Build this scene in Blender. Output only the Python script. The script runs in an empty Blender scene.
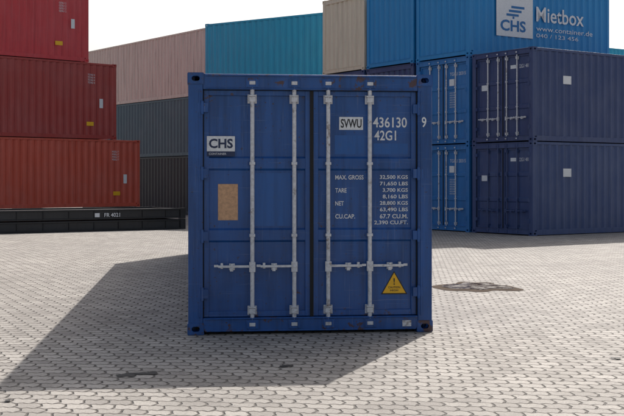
import bpy, bmesh, math, random
from mathutils import Matrix, Vector
random.seed(7)
scn = bpy.context.scene
COL = scn.collection
W = 2.438

# ---------------------------------------------------------------- materials
def new_mat(name):
    m = bpy.data.materials.new(name); m.use_nodes = True
    nt = m.node_tree
    return m, nt, nt.nodes["Principled BSDF"]

def N(nt, t, **kw):
    n = nt.nodes.new(t)
    for k, v in kw.items():
        setattr(n, k, v)
    return n

def math_node(nt, op, a, b=None, clamp=False):
    n = N(nt, 'ShaderNodeMath', operation=op); n.use_clamp = clamp
    for i, v in enumerate((a, b)):
        if v is None: continue
        if isinstance(v, (int, float)): n.inputs[i].default_value = v
        else: nt.links.new(v, n.inputs[i])
    return n.outputs[0]

def mixc(nt, fac, a, b, blend='MIX'):
    n = N(nt, 'ShaderNodeMix', data_type='RGBA', blend_type=blend)
    for i, v in ((0, fac), (6, a), (7, b)):
        if isinstance(v, (int, float)): n.inputs[i].default_value = v
        elif isinstance(v, tuple): n.inputs[i].default_value = (v[0], v[1], v[2], 1)
        else: nt.links.new(v, n.inputs[i])
    return n.outputs[2]

def ramp(nt, src, lo, hi):
    n = N(nt, 'ShaderNodeMapRange'); n.clamp = True
    nt.links.new(src, n.inputs[0])
    n.inputs[1].default_value = lo; n.inputs[2].default_value = hi
    return n.outputs[0]

def noise(nt, vec, scale, detail=4, rough=.55, w=None):
    n = N(nt, 'ShaderNodeTexNoise', noise_dimensions='3D' if w is None else '4D')
    nt.links.new(vec, n.inputs['Vector'])
    n.inputs['Scale'].default_value = scale
    n.inputs['Detail'].default_value = detail
    n.inputs['Roughness'].default_value = rough
    if w is not None: nt.links.new(w, n.inputs['W'])
    return n.outputs['Fac']

def paint(name, col, rust=.5, fade=.25, rough=.45, dirt=.35, worn=False):
    m, nt, b = new_mat(name)
    tc = N(nt, 'ShaderNodeTexCoord'); oi = N(nt, 'ShaderNodeObjectInfo')
    P0 = tc.outputs['Object']
    va = N(nt, 'ShaderNodeVectorMath', operation='ADD')
    cbn = N(nt, 'ShaderNodeCombineXYZ')
    rv = math_node(nt, 'MULTIPLY', oi.outputs['Random'], 61.0)
    for i in range(3): nt.links.new(rv, cbn.inputs[i])
    nt.links.new(P0, va.inputs[0]); nt.links.new(cbn.outputs[0], va.inputs[1])
    P = va.outputs[0]
    def mapped(sc, rot=(0, 0, 0)):
        mp = N(nt, 'ShaderNodeMapping'); nt.links.new(P, mp.inputs[0])
        mp.inputs['Scale'].default_value = sc; mp.inputs['Rotation'].default_value = rot
        return mp.outputs[0]
    n1 = noise(nt, P, 1.1, 4, .6)
    st = noise(nt, mapped((9, 9, .55)), 1.3, 4, .65)
    fine = noise(nt, P, 16, 4, .7)
    rn = noise(nt, P, 5.5, 6, .72)
    light = tuple(min(1, c * .75 + .12) for c in col)
    dark = tuple(c * .5 for c in col)
    c = mixc(nt, math_node(nt, 'MULTIPLY', ramp(nt, n1, .42, .7), fade), col, light)
    c = mixc(nt, math_node(nt, 'MULTIPLY', ramp(nt, st, .46, .68), dirt), c, dark)
    c = mixc(nt, math_node(nt, 'MULTIPLY', ramp(nt, fine, .55, .8), dirt * .5), c, (.10, .09, .08))
    lim = .74 - .07 * rust
    if worn:
        s1 = noise(nt, mapped((1.6, 6, 60), (0, math.radians(7), 0)), 1.0, 3, .6)
        s2 = noise(nt, mapped((70, 6, 1.8), (0, math.radians(-4), 0)), 1.0, 3, .6)
        s3 = noise(nt, P, 34, 3, .6)
        c = mixc(nt, math_node(nt, 'MULTIPLY', ramp(nt, s1, .64, .70), .5), c, light)
        c = mixc(nt, math_node(nt, 'MULTIPLY', ramp(nt, s2, .63, .69), .5), c, light)
        bigd = noise(nt, P, 1.3, 4, .6)
        c = mixc(nt, math_node(nt, 'MULTIPLY', ramp(nt, bigd, .46, .60), .35), c, dark)
        c = mixc(nt, math_node(nt, 'MULTIPLY', ramp(nt, s3, .67, .70), .8), c, (.05, .03, .025))
        # rust concentrates near the sill and the header
        sp = N(nt, 'ShaderNodeSeparateXYZ'); nt.links.new(P0, sp.inputs[0])
        zz = math_node(nt, 'ABSOLUTE', math_node(nt, 'SUBTRACT', sp.outputs[2], 1.3))
        edge = ramp(nt, zz, .85, 1.3)
        rn = math_node(nt, 'ADD', rn, math_node(nt, 'MULTIPLY', edge, .12))
        lim = .665
    rm = ramp(nt, rn, lim, lim + .03)
    c = mixc(nt, math_node(nt, 'MULTIPLY', rm, min(1, rust)), c, (.085, .038, .022))
    nt.links.new(c, b.inputs['Base Color'])
    r = math_node(nt, 'ADD', math_node(nt, 'MULTIPLY', n1, .3), rough - .15, True)
    nt.links.new(r, b.inputs['Roughness'])
    bp = N(nt, 'ShaderNodeBump'); bp.inputs['Strength'].default_value = .35
    bp.inputs['Distance'].default_value = .03
    nt.links.new(noise(nt, P, 2.6, 2, .5), bp.inputs['Height'])
    nt.links.new(bp.outputs[0], b.inputs['Normal'])
    return m

def simple(name, col, rough=.5, metal=0, var=.2, scale=20):
    m, nt, b = new_mat(name)
    tc = N(nt, 'ShaderNodeTexCoord')
    f = noise(nt, tc.outputs['Object'], scale, 5, .65)
    c = mixc(nt, ramp(nt, f, .4, .75), col, tuple(x * (1 - var) for x in col))
    nt.links.new(c, b.inputs['Base Color'])
    b.inputs['Roughness'].default_value = rough
    b.inputs['Metallic'].default_value = metal
    return m

def bar_mat(name, col):
    m, nt, b = new_mat(name)
    tc = N(nt, 'ShaderNodeTexCoord'); P = tc.outputs['Object']
    f = noise(nt, P, 24, 5, .7); g = noise(nt, P, 6, 5, .7)
    c = mixc(nt, ramp(nt, f, .42, .75), col, tuple(x * .6 for x in col))
    c = mixc(nt, math_node(nt, 'MULTIPLY', ramp(nt, g, .58, .68), .75), c, (.16, .085, .045))
    nt.links.new(c, b.inputs['Base Color'])
    b.inputs['Roughness'].default_value = .45; b.inputs['Metallic'].default_value = .1
    return m

M_gasket = simple('rubber_gasket', (.012, .012, .014), .7)
M_bar = bar_mat('galvanised_bar', (.68, .69, .72))
M_white = simple('white_marking', (.78, .80, .82), .5, 0, .25, 40)
M_blackmk = simple('black_marking', (.015, .015, .02), .5)
M_navymk = simple('navy_marking', (.015, .03, .09), .5)
M_yellow = simple('yellow_decal', (.88, .48, .012), .45, 0, .12)
M_tan = simple('tan_plate', (.66, .39, .22), .6, 0, .4, 35)
M_under = simple('dark_underside', (.02, .02, .022), .8)
M_logo = simple('logo_blue', (.01, .16, .42), .5)

# ---------------------------------------------------------------- mesh helper
class MB:
    def __init__(s): s.v = []; s.f = []; s.m = []; s.mats = []
    def mi(s, mat):
        if mat not in s.mats: s.mats.append(mat)
        return s.mats.index(mat)
    def poly(s, pts, mat):
        i = len(s.v); s.v += [tuple(p) for p in pts]
        s.f.append(tuple(range(i, i + len(pts)))); s.m.append(s.mi(mat))
    def box(s, x0, x1, y0, y1, z0, z1, mat):
        i = len(s.v)
        s.v += [(x, y, z) for z in (z0, z1) for y in (y0, y1) for x in (x0, x1)]
        k = s.mi(mat)
        for f in ((0, 2, 3, 1), (4, 5, 7, 6), (0, 1, 5, 4), (2, 6, 7, 3), (0, 4, 6, 2), (1, 3, 7, 5)):
            s.f.append(tuple(i + a for a in f)); s.m.append(k)
    def cyl(s, p0, p1, r, mat, n=14):
        p0 = Vector(p0); p1 = Vector(p1); d = (p1 - p0).normalized()
        a = d.orthogonal().normalized(); b = d.cross(a)
        i = len(s.v); k = s.mi(mat)
        for p in (p0, p1):
            for j in range(n):
                t = 2 * math.pi * j / n
                s.v.append(tuple(p + a * r * math.cos(t) + b * r * math.sin(t)))
        for j in range(n):
            j2 = (j + 1) % n
            s.f.append((i + j, i + j2, i + n + j2, i + n + j)); s.m.append(k)
        s.f.append(tuple(i + j for j in reversed(range(n)))); s.m.append(k)
        s.f.append(tuple(i + n + j for j in range(n))); s.m.append(k)
    def strip(s, prof, mat):
        i = len(s.v); k = s.mi(mat)
        for a, b in prof: s.v += [tuple(a), tuple(b)]
        for j in range(len(prof) - 1):
            s.f.append((i + 2 * j, i + 2 * j + 2, i + 2 * j + 3, i + 2 * j + 1)); s.m.append(k)
    def build(s, name, parent=None, bevel=0):
        me = bpy.data.meshes.new(name); me.from_pydata(s.v, [], s.f)
        for m in s.mats: me.materials.append(m)
        me.polygons.foreach_set('material_index', s.m); me.update()
        o = bpy.data.objects.new(name, me); COL.objects.link(o)
        if parent: o.parent = parent
        if bevel:
            md = o.modifiers.new('bevel', 'BEVEL'); md.width = bevel; md.segments = 2
            md.limit_method = 'ANGLE'; md.angle_limit = math.radians(50)
        return o

# ---------------------------------------------------------------- corner casting with real holes
CX, CY, CZ = .162, .178, .118
def make_casting():
    def tmp(me_name, bm):
        me = bpy.data.meshes.new(me_name); bm.to_mesh(me); bm.free()
        o = bpy.data.objects.new(me_name, me); COL.objects.link(o); return o
    bm = bmesh.new(); bmesh.ops.create_cube(bm, size=1)
    bmesh.ops.scale(bm, vec=(CX, CY, CZ), verts=bm.verts)
    bmesh.ops.bevel(bm, geom=bm.edges[:], offset=.006, segments=2, affect='EDGES')
    base = tmp('c', bm)
    def prism(axis, half_long, r):
        bm = bmesh.new(); pts = []
        for j in range(20):
            t = 2 * math.pi * j / 20
            cx = (half_long - r) * (1 if math.cos(t) > 0 else -1)
            pts.append((cx + r * math.cos(t), r * math.sin(t)))
        lo = []; hi = []
        for a, b in pts:
            for lst, d in ((lo, -.2), (hi, .2)):
                p = (d, a, b) if axis == 'x' else (a, d, b) if axis == 'y' else (a, b, d)
                lst.append(bm.verts.new(p))
        bm.faces.new(lo); bm.faces.new(hi)
        for j in range(20):
            bm.faces.new((lo[j], lo[(j + 1) % 20], hi[(j + 1) % 20], hi[j]))
        bmesh.ops.recalc_face_normals(bm, faces=bm.faces)
        return tmp('p' + axis, bm)
    cut = [prism('x', .04, .026), prism('y', .04, .026)]
    for c in cut:
        md = base.modifiers.new('b', 'BOOLEAN'); md.operation = 'DIFFERENCE'; md.object = c; md.solver = 'EXACT'
    dg = bpy.context.evaluated_depsgraph_get(); dg.update()
    me = bpy.data.meshes.new_from_object(base.evaluated_get(dg))
    for o in cut + [base]: bpy.data.objects.remove(o)
    me.name = 'corner_casting'
    return me
CAST = make_casting()
cast_cache = {}
def casting_mesh(mat):
    if mat.name not in cast_cache:
        me = CAST.copy(); me.materials.clear(); me.materials.append(mat); cast_cache[mat.name] = me
    return cast_cache[mat.name]

# ---------------------------------------------------------------- text
def text(parent, body, mat, face, a0, a1, z0, z1, off, bold=0.0, name=None):
    cu = bpy.data.curves.new('t', 'FONT'); cu.body = body; cu.size = 1; cu.offset = bold
    cu.resolution_u = 3
    o = bpy.data.objects.new('t', cu); COL.objects.link(o)
    dg = bpy.context.evaluated_depsgraph_get(); dg.update()
    me = bpy.data.meshes.new_from_object(o.evaluated_get(dg))
    bpy.data.objects.remove(o)
    xs = [v.co.x for v in me.vertices]; ys = [v.co.y for v in me.vertices]
    sx = (a1 - a0) / (max(xs) - min(xs)); sy = (z1 - z0) / (max(ys) - min(ys))
    x0, y0 = min(xs), min(ys)
    for v in me.vertices:
        a = a0 + (v.co.x - x0) * sx; z = z0 + (v.co.y - y0) * sy
        v.co = (a, off, z) if face == 'y' else (off, a, z)
    me.materials.clear(); me.materials.append(mat)
    ob = bpy.data.objects.new(name or 'marking', me); COL.objects.link(ob); ob.parent = parent
    return ob

def panel(parent, mat, face, a0, a1, z0, z1, off, th=.002, name='decal'):
    b = MB()
    if face == 'y': b.box(a0, a1, off - th, off, z0, z1, mat)
    else: b.box(off, off + th, a0, a1, z0, z1, mat)
    return b.build(name, parent)

# ---------------------------------------------------------------- container
def corr(n0, n1, pitch, out, inn):
    n = max(1, round((n1 - n0) / pitch)); p = (n1 - n0) / n; r = []
    for i in range(n):
        s = n0 + i * p
        r += [(s, out), (s + p * .26, out), (s + p * .5, inn), (s + p * .76, inn)]
    r.append((n1, out)); return r

def container(loc, yaw, length=6.058, height=2.591, mat=None, front='doors', back='wall', bars=None, main=False):
    bars = bars or mat
    L, H = length, height
    root = bpy.data.objects.new('shipping_container', None); COL.objects.link(root)
    root.empty_display_size = .3
    fr = MB()
    e = .008
    for x0, x1 in ((e, .15), (W - .15, W - e)):
        for y0, y1 in ((e, .10), (L - .12, L - e)):
            fr.box(x0, x1, y0, y1, CZ - .004, H - CZ + .004, mat)
    for x0, x1 in ((.012, .075), (W - .075, W - .012)):
        fr.box(x0, x1, CY - .01, L - CY + .01, H - .085, H - .012, mat)
        fr.box(x0, x1, CY - .01, L - CY + .01, .018, .16, mat)
    for y0, y1 in ((.010, .11), (L - .11, L - .010)):
        fr.box(CX - .01, W - CX + .01, y0, y1, H - .165, H - .010, mat)
        fr.box(CX - .01, W - CX + .01, y0, y1, .040, .165, mat)
    fr.box(.17, W - .17, -.008, .012, H - .034, H - .016, mat)
    fr.box(.17, W - .17, -.004, .012, .150, .162, mat)
    fr.box(.17, W - .17, .002, .012, .030, .046, mat)
    if main:
        for x0, x1 in ((.112, .128), (W - .128, W - .112)):
            fr.box(x0, x1, -.001, .010, .17, H - .17, mat)
        fr.box(.18, W - .18, .000, .012, H - .160, H - .148, mat)
    fr.build('frame', root, .005 if main else .004)
    for cx in (CX / 2, W - CX / 2):
        for cy in (CY / 2, L - CY / 2):
            for cz in (CZ / 2, H - CZ / 2):
                o = bpy.data.objects.new('corner_casting', casting_mesh(mat)); COL.objects.link(o)
                o.parent = root; o.location = (cx, cy, cz)
    sw = MB()
    pr = corr(.10, L - .12, .278, .020, .056)
    for sgn in (0, 1):
        sw.strip([((d if not sgn else W - d, p, .15), (d if not sgn else W - d, p, H - .07)) for p, d in pr], mat)
    sw.build('side_walls', root)
    rf = MB()
    pr = corr(.10, L - .1, .21, H - .022, H - .042)
    rf.strip([((.06, p, z), (W - .06, p, z)) for p, z in pr], mat)
    rf.box(.07, W - .07, .1, L - .1, .10, .15, M_under)
    rf.build('roof_and_floor', root)
    ew = MB(); any_e = False
    for which, kind in (('f', front), ('b', back)):
        if kind == 'wall':
            any_e = True
            pr = corr(.14, W - .14, .27, .03, .072)
            ew.strip([((p, d if which == 'f' else L - d, .15), (p, d if which == 'f' else L - d, H - .15)) for p, d in pr], mat)
    if any_e: ew.build('end_wall', root)
    if front == 'doors':
        z0, z1 = .170, H - .17
        for i, (a, b) in enumerate(((.160, 1.212), (1.242, 2.278))):
            d = MB()
            d.box(a, a + .05, .060, .112, z0, z1, mat); d.box(b - .05, b, .060, .112, z0, z1, mat)
            d.box(a + .05, b - .05, .062, .112, z0, z0 + .055, mat); d.box(a + .05, b - .05, .062, .112, z1 - .05, z1, mat)
            zr = [(.93, 1.03), (1.645, 1.745)] if H < 2.7 else [(1.0, 1.1), (1.85, 1.95)]
            prof = [(z0, .088)]
            for r0, r1 in zr: prof += [(r0 - .02, .088), (r0, .066), (r1, .066), (r1 + .02, .088)]
            prof.append((z1, .088))
            d.strip([((a + .03, y, z), (b - .03, y, z)) for z, y in prof], mat)
            d.build('door', root, .004 if main else 0)
            g = MB()
            g.box(a - .012, a, .045, .1, z0, z1, M_gasket); g.box(b, b + .012, .045, .1, z0, z1, M_gasket)
            g.box(a, b, .050, .1, z1, z1 + .014, M_gasket)
            if i == 0: g.box(b - .004, b + .030, .050, .0995, z0 - .01, z1 + .005, M_gasket)
            g.build('door_gasket', root)
        h = MB()
        for z in (.36, .93, 1.55, 2.2):
            for s, x in ((1, .145), (-1, W - .145)):
                xs = sorted((x - s * .045, x + s * .055))
                h.box(xs[0], xs[1], .002, .062, z, z + .09, mat)
                h.cyl((x, .004, z - .02), (x, .004, z + .11), .014, mat, 10)
        h.build('hinges', root)
        for k, (u, dr) in enumerate(((.635, -1), (1.050, -1), (1.388, 1), (1.805, 1))):
            g = MB()
            R = .0205 if main else .019
            g.cyl((u, .030, .085), (u, .030, H - .075), R, bars, 16)
            for z in (.060, H - .135):
                g.box(u - .050, u - .032, -.006, .040, z, z + .075, mat)
                g.box(u + .032, u + .050, -.006, .040, z, z + .075, mat)
                g.box(u - .030, u + .030, -.002, .034, z + .02, z + .055, bars)
                g.box(u - .062, u + .062, .002, .0095, z - .008, z + .083, mat)
            for z in (.235, H - .255):
                g.box(u - .045, u + .045, .050, .060, z - .045, z + .045, bars)
                g.box(u - .030, u + .030, .003, .050, z - .030, z + .020, bars)
                g.box(u - .036, u + .036, -.002, .046, z + .024, z + .036, bars)
                for sx in (-.037, .037):
                    for sz in (-.034, .034):
                        g.cyl((u + sx, .044, z + sz), (u + sx, .052, z + sz), .007, bars, 6)
            for z in (.93 + .05, 1.695):
                g.box(u - .042, u + .042, .055, .064, z - .020, z + .020, mat)
                g.box(u - .027, u + .027, .004, .056, z - .014, z + .014, bars)
            zh = .672
            g.box(u - .030, u + .030, .002, .052, zh - .055, zh + .045, bars)
            g.cyl((u, -.006, zh), (u, .004, zh), .016, bars, 12)
            xa, xb = sorted((u + dr * .03, u + dr * .335))
            g.box(xa, xb, -.002, .010, zh - .010, zh + .014, bars)
            xe = u + dr * .335; x2 = u + dr * .375
            xs = sorted((xe, x2)); g.box(xs[0], xs[1], -.001, .011, zh - .004, zh + .020, bars)
            xc = u + dr * .20
            g.box(xc - .028, xc + .028, .020, .060, zh - .035, zh + .030, bars)
            g.box(xc - .020, xc + .012, -.010, .020, zh - .045, zh - .012, bars)
            g.cyl((xc, -.006, zh + .02), (xc, .03, zh + .02), .012, bars, 10)
            xc = u + dr * .30
            g.box(xc - .012, xc + .012, .010, .060, zh - .02, zh + .035, bars)
            g.build('locking_bar', root, .002 if main else 0)
    root.rotation_euler = (0, 0, yaw)
    root.location = loc
    return root

def place(px, py, pz, lx, ly, yaw, **kw):
    c, s = math.cos(yaw), math.sin(yaw)
    return container((px - (lx * c - ly * s), py - (lx * s + ly * c), pz), yaw, **kw)

# ---------------------------------------------------------------- main container
blue = paint('paint_blue', (.012, .088, .315), rust=.9, fade=.12, dirt=.65, rough=.34, worn=True)
blue_patch = paint('paint_blue_touch_up', (.012, .100, .345), rust=.3, fade=.1, dirt=.5, rough=.34)
mc = place(-1.226, 10.82, 0, 0, 0, math.radians(6), length=12.192, mat=blue, bars=M_bar, main=True)
mc.scale = (1.008, 1, 1)
Y = .086
for a0, a1, z0, z1 in ((.66, 1.02, 1.07, 1.60), (1.09, 1.14, 1.07, 1.6), (1.46, 1.76, 1.79, 1.98), (1.85, 2.2, 1.79, 1.90)):
    panel(mc, blue_patch, 'y', a0, a1, z0, z1, .0875, .001, 'touch_up_paint')
panel(mc, M_white, 'y', .190, .465, 1.815, 1.965, Y - .027, name='label')
text(mc, 'CHS', M_navymk, 'y', .21, .445, 1.845, 1.94, Y - .031, .03)
panel(mc, M_navymk, 'y', .190, .465, 1.765, 1.813, Y - .027, name='label')
text(mc, 'CONTAINER', M_white, 'y', .21, .38, 1.78, 1.80, Y - .031)
panel(mc, M_tan, 'y', .30, .495, 1.13, 1.49, Y, .004, name='plate')
panel(mc, M_white, 'y', 1.505, 1.745, 2.035, 2.165, Y, name='number_plate')
text(mc, 'SVWU', M_blackmk, 'y', 1.52, 1.73, 2.055, 2.145, Y - .004, .02)
text(mc, '436130', M_white, 'y', 1.845, 2.19, 2.06, 2.165, Y - .002, .015)
text(mc, '9', M_white, 'y', 2.325, 2.372, 2.06, 2.165, .006, .015)
text(mc, '42G1', M_white, 'y', 1.86, 2.08, 1.93, 2.03, Y - .002, .015)
rows = [('MAX. GROSS', '32,500 KGS'), (None, '71,650 LBS'), ('TARE', '3,700 KGS'), (None, '8,160 LBS'),
        ('NET', '28,800 KGS'), (None, '63,490 LBS'), ('CU.CAP.', '67.7 CU.M.'), (None, '2,390 CU.FT.')]
for i, (l, r) in enumerate(rows):
    z = 1.535 - i * .0655
    if l: text(mc, l, M_white, 'y', 1.465, 1.465 + .0285 * len(l), z, z + .044, Y - .002, .015)
    text(mc, r, M_white, 'y', 2.20 - .0285 * len(r), 2.20, z, z + .044, Y - .002, .015)
def tri(parent, cx, z0, w, h, y, mat, name):
    b = MB(); b.poly([(cx - w / 2, y, z0), (cx + w / 2, y, z0), (cx, y, z0 + h)], mat)
    return b.build(name, parent)
tri(mc, 2.06, .375, .27, .235, Y - .001, M_blackmk, 'warning_sign')
tri(mc, 2.06, .387, .235, .205, Y - .003, M_yellow, 'warning_sign')
text(mc, '!', M_blackmk, 'y', 2.053, 2.067, .47, .54, Y - .005, .02)
text(mc, 'CAUTION', M_blackmk, 'y', 2.0, 2.12, .435, .455, Y - .005, .01)
text(mc, 'HIGH', M_blackmk, 'y', 2.02, 2.10, .405, .425, Y - .005, .01)
panel(mc, M_bar, 'y', 2.13, 2.22, .06, .12, .009, .002, name='data_plate')

# ---------------------------------------------------------------- right-hand stacks
navy = paint('paint_navy', (.036, .070, .190), rust=.4, fade=.3)
navy2 = paint('paint_navy_b', (.032, .058, .165), rust=.5, fade=.25)
midblue = paint('paint_mid_blue', (.020, .175, .46), rust=.4, fade=.22)
rentblue = paint('paint_rental_blue', (.012, .24, .56), rust=.1, fade=.12, dirt=.2)
beige = paint('paint_beige', (.72, .62, .49), rust=.35, fade=.2, dirt=.3)
greybeige = paint('paint_grey_beige', (.60, .49, .44), rust=.8, fade=.3, dirt=.6)
slate = paint('paint_slate', (.055, .105, .140), rust=.5, fade=.25)
blackish = paint('paint_black', (.018, .020, .028), rust=.5, fade=.08)
turq = paint('paint_turquoise', (.018, .36, .58), rust=.1, fade=.18, dirt=.25)
crimson = paint('paint_crimson', (.58, .045, .055), rust=.3, fade=.25)
darkred = paint('paint_dark_red', (.38, .050, .042), rust=.5, fade=.25)
orangered = paint('paint_orange_red', (.58, .095, .055), rust=.5, fade=.25)

TH = math.radians(-56)
lx, lz = math.cos(TH), math.sin(TH)
def stack(k, level, **kw):
    g = 2.56 * k
    return place(6.02 - g * lx, 30 - g * lz, 2.591 * level, W, 0, TH, **kw)
n0 = stack(0, 0, mat=navy, front='doors', bars=navy)
n1 = stack(0, 1, mat=navy2, front='doors', bars=M_bar)
b0 = stack(1, 0, mat=midblue, front='doors', bars=M_bar)
b1 = stack(1, 1, mat=midblue, front='doors', bars=M_bar)
rb = stack(1, 2, mat=rentblue, front='wall', back='wall')
stack(2, 0, mat=navy, front='wall'); stack(2, 1, mat=navy2, front='wall'); stack(2, 2, mat=rentblue, front='wall')
stack(3, 0, mat=slate, front='wall'); stack(3, 1, mat=navy, front='wall'); stack(3, 2, mat=beige, front='wall')
X = W - .010
panel(rb, M_white, 'x', 1.09, 2.60, .66, 1.90, X, .004, name='sign_board')
text(rb, 'CHS', M_logo, 'x', 1.25, 2.30, .82, 1.16, X + .008, .03)
b = MB()
for j in range(3):
    z = 1.28 + .12 * j; b.box(X + .006, X + .010, 1.5 + .1 * j, 2.0 + .12 * j, z, z + .07, M_logo)
b.box(X + .006, X + .010, 1.75, 1.82, 1.2, 1.27, M_logo)
b.build('logo', rb)
text(rb, 'Mietbox', M_white, 'x', 2.75, 4.85, 1.20, 1.66, X + .006, .01)
text(rb, 'www.container.de', M_white, 'x', 2.75, 5.25, .92, 1.07, X + .006, .0)
text(rb, '040 / 123 456', M_white, 'x', 2.75, 4.6, .72, .84, X + .006, .0)
for c in (n0, n1):
    panel(c, M_white, 'y', .35, .62, 1.50, 1.66, .062, name='label')
    panel(c, M_white, 'y', 1.50, 1.72, 2.05, 2.15, .082, name='label')
    text(c, '22G1 481', M_white, 'y', 1.84, 2.2, 2.05, 2.15, .084)
    panel(c, M_white, 'x', 1.2, 1.52, 1.62, 1.85, W - .016, .003, name='label')
for c in (b0, b1):
    text(c, 'TGHU 20315', M_white, 'y', 1.50, 2.2, 2.05, 2.15, .084)
    panel(c, M_white, 'y', 1.50, 1.72, 1.75, 1.95, .06, name='label')
    for i in range(7):
        z = 1.52 - i * .07
        text(c, 'GROSS 30480', M_white, 'y', 1.48, 1.74, z, z + .04, .084)

# far light-blue stack behind
zz = 0
for m_, h_ in ((slate, 2.896), (navy, 2.591), (turq, 2.591)):
    place(12.0, 52.5, zz, W, 0, TH, mat=m_, height=h_, front='wall'); zz += h_

# ---------------------------------------------------------------- centre-left stacks
d = Vector((4.47, -3.0)).normalized()
def face_row(P, d, level_z, L, mat, H=2.591, **kw):
    yaw = math.atan2(-d.x, d.y)
    return place(P[0], P[1], level_z, W, L, yaw, length=L, height=H, mat=mat, front='wall', **kw)
P_t = Vector((-4.28, 44.0)) + d * 6.058
for lv, m in enumerate((slate, navy, turq)):
    face_row(P_t, d, 2.591 * lv, 6.058, m)
d2 = Vector((.614, -.790)).normalized()
P_b = Vector((-4.3, 46.8))
face_row(P_b, d2, 0, 12.192, blackish)
face_row(P_b, d2, 2.591, 12.192, slate)
face_row(P_b, d2, 5.182, 12.192, greybeige, H=2.896)

# ---------------------------------------------------------------- red stack on the left
d3 = Vector((.757, .656)).normalized()
P3 = Vector((-6.72, 43.0))
zb = .49
r0 = face_row(P3, d3, zb, 12.192, orangered)
r1 = face_row(P3 - d3 * 1.05, d3, zb + 2.591, 12.192, darkred, H=2.896)
r2 = face_row(P3 - d3 * 2.25, d3, zb + 2.591 + 2.896, 12.192, crimson)
XR = W - .014
for n_, (c, Hc) in enumerate(((r0, 2.591), (r1, 2.896), (r2, 2.591))):
    for i in range(4):
        text(c, ('MSKU 7', 'TCNU 4', 'GESU 2')[n_], M_white, 'x', 10.95, 11.25, Hc - .5 - i * .1, Hc - .43 - i * .1, XR + .002, 0)
    panel(c, M_white, 'x', 11.45, 11.60, Hc * (.35 + .06 * n_), Hc * (.35 + .06 * n_) + .35, XR, .003, name='label')
    panel(c, M_yellow, 'x', 11.0 - .1 * n_, 11.3 - .1 * n_, .45 + .05 * n_, .60 + .05 * n_, XR, .003, name='label')
fl = MB()
for t in (.3, 4.2, 8.0, 11.7):
    fl.box(0, W, t, t + .35, 0, .488, M_under)
o = fl.build('container_support')
yw = math.atan2(-d3.x, d3.y); c_, s_ = math.cos(yw), math.sin(yw)
o.rotation_euler = (0, 0, yw)
o.location = (P3.x - (W * c_ - 12.192 * s_), P3.y - (W * s_ + 12.192 * c_), 0)

# ---------------------------------------------------------------- folded flat racks (black)
rackm = paint('paint_rack_black', (.016, .016, .018), rust=.3, fade=.06)
rackd = paint('paint_rack_dark', (.022, .022, .024), rust=.6, fade=.08)
root = bpy.data.objects.new('flat_rack', None); COL.objects.link(root)
r = MB(); L = 12.192
for z in (0, .335):
    for x0, x1, xw0, xw1 in ((.01, .15, .05, .075), (W - .15, W - .01, W - .075, W - .05)):
        r.box(x0, x1, CY, L - CY, z + .27, z + .315, rackm)
        r.box(x0, x1, CY, L - CY, z + .015, z + .05, rackm)
        r.box(xw0, xw1, CY, L - CY, z + .05, z + .27, rackd)
        for t in [.6 + i * .78 for i in range(15)]:
            r.box(min(x0, xw0) + .01, max(x1, xw1) - .01, t, t + .02, z + .05, z + .27, rackm)
    for t in [.3 + i * .6 for i in range(20)]:
        r.box(.15, W - .15, t, t + .1, z + .12, z + .24, rackd)
    r.box(.16, W - .16, CY, L - CY, z + .245, z + .27, rackd)
    for x0, x1 in ((0, CX), (W - CX, W)):
        for y0, y1 in ((0, CY), (L - CY, L)):
            r.box(x0, x1, y0, y1, z, z + .325, rackm)
    r.box(CX, W - CX, .01, .17, z + .02, z + .30, rackm); r.box(CX, W - CX, L - .17, L - .01, z + .02, z + .30, rackm)
r.build('deck_and_beams', root, .004)
panel(root, M_white, 'x', 9.2, 9.35, .42, .54, W - .012, .004, name='label')
text(root, 'FR 4021', M_white, 'x', 9.5, 10.0, .42, .54, W - .006, .01)
d4 = Vector((.84, .54)).normalized(); P4 = Vector((-3.95, 34.4))
yw = math.atan2(-d4.x, d4.y); c_, s_ = math.cos(yw), math.sin(yw)
root.rotation_euler = (0, 0, yw)
root.location = (P4.x - (W * c_ - L * s_), P4.y - (W * s_ + L * c_), 0)

# ---------------------------------------------------------------- ground
m, nt, b = new_mat('concrete_pavers')
tc = N(nt, 'ShaderNodeTexCoord'); P = tc.outputs['Object']
mp = N(nt, 'ShaderNodeMapping'); nt.links.new(P, mp.inputs[0]); mp.inputs['Rotation'].default_value = (0, 0, math.radians(5))
sx = N(nt, 'ShaderNodeSeparateXYZ'); nt.links.new(mp.outputs[0], sx.inputs[0])
PW, PH = .170, .145
def tri_wave(v, period, amp):
    n = math_node(nt, 'PINGPONG', v, period / 2)
    return math_node(nt, 'MULTIPLY', math_node(nt, 'SUBTRACT', n, period / 4), amp / (period / 4))
wob = noise(nt, P, 2.4, 2, .5); wob2 = noise(nt, P, 11.0, 2, .5)
xx = math_node(nt, 'ADD', sx.outputs[0], tri_wave(sx.outputs[1], PH, .012))
xx = math_node(nt, 'ADD', xx, math_node(nt, 'MULTIPLY', wob2, .04))
yy = math_node(nt, 'ADD', sx.outputs[1], tri_wave(sx.outputs[0], PW / 2, .011))
yy = math_node(nt, 'ADD', yy, math_node(nt, 'MULTIPLY', wob, .08))
yy = math_node(nt, 'ADD', yy, math_node(nt, 'MULTIPLY', wob2, .035))
cb = N(nt, 'ShaderNodeCombineXYZ'); nt.links.new(xx, cb.inputs[0]); nt.links.new(yy, cb.inputs[1])
br = N(nt, 'ShaderNodeTexBrick'); nt.links.new(cb.outputs[0], br.inputs['Vector'])
br.offset = .5; br.inputs['Scale'].default_value = 1
br.inputs['Brick Width'].default_value = PW; br.inputs['Row Height'].default_value = PH
br.inputs['Mortar Size'].default_value = .012; br.inputs['Mortar Smooth'].default_value = .7
br.inputs['Color1'].default_value = (.50, .458, .410, 1); br.inputs['Color2'].default_value = (.33, .30, .268, 1)
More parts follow.
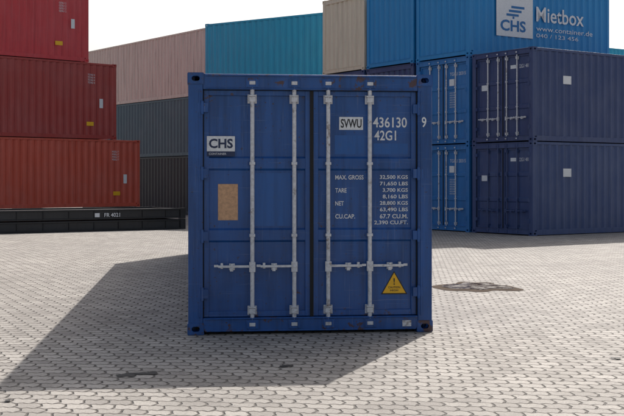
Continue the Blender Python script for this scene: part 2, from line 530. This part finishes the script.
br.inputs['Mortar'].default_value = (.085, .070, .057, 1); br.inputs['Bias'].default_value = -.1
big = noise(nt, P, .22, 4, .6); mid = noise(nt, P, 1.6, 5, .65); fine = noise(nt, P, 60, 5, .7)
c = br.outputs['Color']
c = mixc(nt, math_node(nt, 'MULTIPLY', ramp(nt, big, .40, .65), .40), c, (.24, .22, .20))
c = mixc(nt, math_node(nt, 'MULTIPLY', ramp(nt, mid, .48, .72), .50), c, (.19, .17, .15))
c = mixc(nt, math_node(nt, 'MULTIPLY', ramp(nt, fine, .48, .70), .55), c, (.15, .137, .122))
sp = noise(nt, P, .9, 6, .75); sp2 = noise(nt, P, 4.5, 4, .65)
c = mixc(nt, math_node(nt, 'MULTIPLY', ramp(nt, sp, .66, .71), .6), c, (.06, .055, .05))
c = mixc(nt, math_node(nt, 'MULTIPLY', ramp(nt, sp2, .68, .71), .6), c, (.07, .065, .06))
nt.links.new(c, b.inputs['Base Color'])
b.inputs['Roughness'].default_value = .8
b.inputs['Specular IOR Level'].default_value = .3
hh = math_node(nt, 'ADD', math_node(nt, 'MULTIPLY', br.outputs['Fac'], -1.0), math_node(nt, 'MULTIPLY', fine, .5))
hh = math_node(nt, 'ADD', hh, math_node(nt, 'MULTIPLY', mid, .8))
bp = N(nt, 'ShaderNodeBump'); bp.inputs['Strength'].default_value = 1; bp.inputs['Distance'].default_value = .014
nt.links.new(hh, bp.inputs['Height']); nt.links.new(bp.outputs[0], b.inputs['Normal'])
g = MB(); S = 900
g.poly([(-S, -S, 0), (S, -S, 0), (S, S, 0), (-S, S, 0)], m)
g.build('ground')

def blob(name, cx, cy, rx, ry, z, mat, n=64, rough=.25, seed=0):
    rnd = random.Random(seed); ph = [rnd.uniform(0, 6.28) for _ in range(8)]
    pts = []
    for j in range(n):
        t = 2 * math.pi * j / n
        k = 1 + rough * sum(math.sin((i + 2) * t + ph[i]) / (i + 2) for i in range(8))
        pts.append((cx + rx * k * math.cos(t), cy + ry * k * math.sin(t), z))
    q = MB(); q.poly(pts, mat); return q.build(name)
pm, nt, b = new_mat('puddle_water')
tc = N(nt, 'ShaderNodeTexCoord')
pn = noise(nt, tc.outputs['Object'], 6, 5, .65)
nt.links.new(mixc(nt, ramp(nt, pn, .4, .65), (.10, .068, .045), (.045, .034, .027)), b.inputs['Base Color'])
nt.links.new(math_node(nt, 'ADD', math_node(nt, 'MULTIPLY', ramp(nt, pn, .4, .6), .35), .08), b.inputs['Roughness'])
b.inputs['Specular IOR Level'].default_value = .25
wm = simple('damp_dirt', (.085, .058, .040), .95, 0, .4, 9)
wm.node_tree.nodes['Principled BSDF'].inputs['Specular IOR Level'].default_value = .1
sm = simple('oil_residue', (.028, .025, .023), .8, 0, .4, 30)
blob('damp_patch', 2.33, 15.7, .50, .78, .004, wm, seed=3, rough=.30)
blob('puddle', 2.36, 15.78, .40, .56, .008, pm, seed=3, rough=.30)
for i, (x, y, rx, ry) in enumerate(((-1.44, 8.62, .09, .08), (-1.30, 8.68, .08, .07), (-.22, 9.02, .05, .05), (3.35, 11.5, .09, .12),
                                    (-2.1, 7.6, .03, .03), (2.6, 9.4, .04, .04))):
    blob('oil_stain', x, y, rx, ry, .004 + .0015 * i, sm, seed=20 + i, rough=.45)

# ---------------------------------------------------------------- light, sky, camera
elev = math.radians(40); az = math.radians(21)
w = bpy.data.worlds.new('World'); scn.world = w; w.use_nodes = True
nt = w.node_tree; bg = nt.nodes['Background']
sky = nt.nodes.new('ShaderNodeTexSky'); sky.sky_type = 'NISHITA'; sky.sun_disc = False
sky.sun_elevation = elev; sky.sun_rotation = az; sky.dust_density = 4; sky.air_density = 1.0; sky.ozone_density = 1
hs = nt.nodes.new('ShaderNodeHueSaturation'); hs.inputs['Saturation'].default_value = .6   # thin high haze
nt.links.new(sky.outputs[0], hs.inputs['Color'])
nt.links.new(hs.outputs[0], bg.inputs[0]); bg.inputs[1].default_value = .14
sl = bpy.data.lights.new('sun', 'SUN'); sl.energy = 5.0; sl.angle = math.radians(.5); sl.color = (1, .96, .91)
so = bpy.data.objects.new('sun', sl); COL.objects.link(so)
dirv = Vector((math.sin(az) * math.cos(elev), math.cos(az) * math.cos(elev), math.sin(elev)))
so.rotation_euler = dirv.to_track_quat('Z', 'Y').to_euler(); so.location = (5, 20, 30)

cam = bpy.data.cameras.new('camera'); co = bpy.data.objects.new('camera', cam); COL.objects.link(co)
cam.sensor_width = 36; cam.lens = 1100 / 624 * 36; cam.shift_y = -28 / 624
cam.clip_end = 3000; co.location = (0, 0, 1.53); co.rotation_euler = (math.radians(90), 0, 0)
scn.camera = co
scn.view_settings.view_transform = 'Standard'; scn.view_settings.look = 'None'; scn.view_settings.exposure = 0
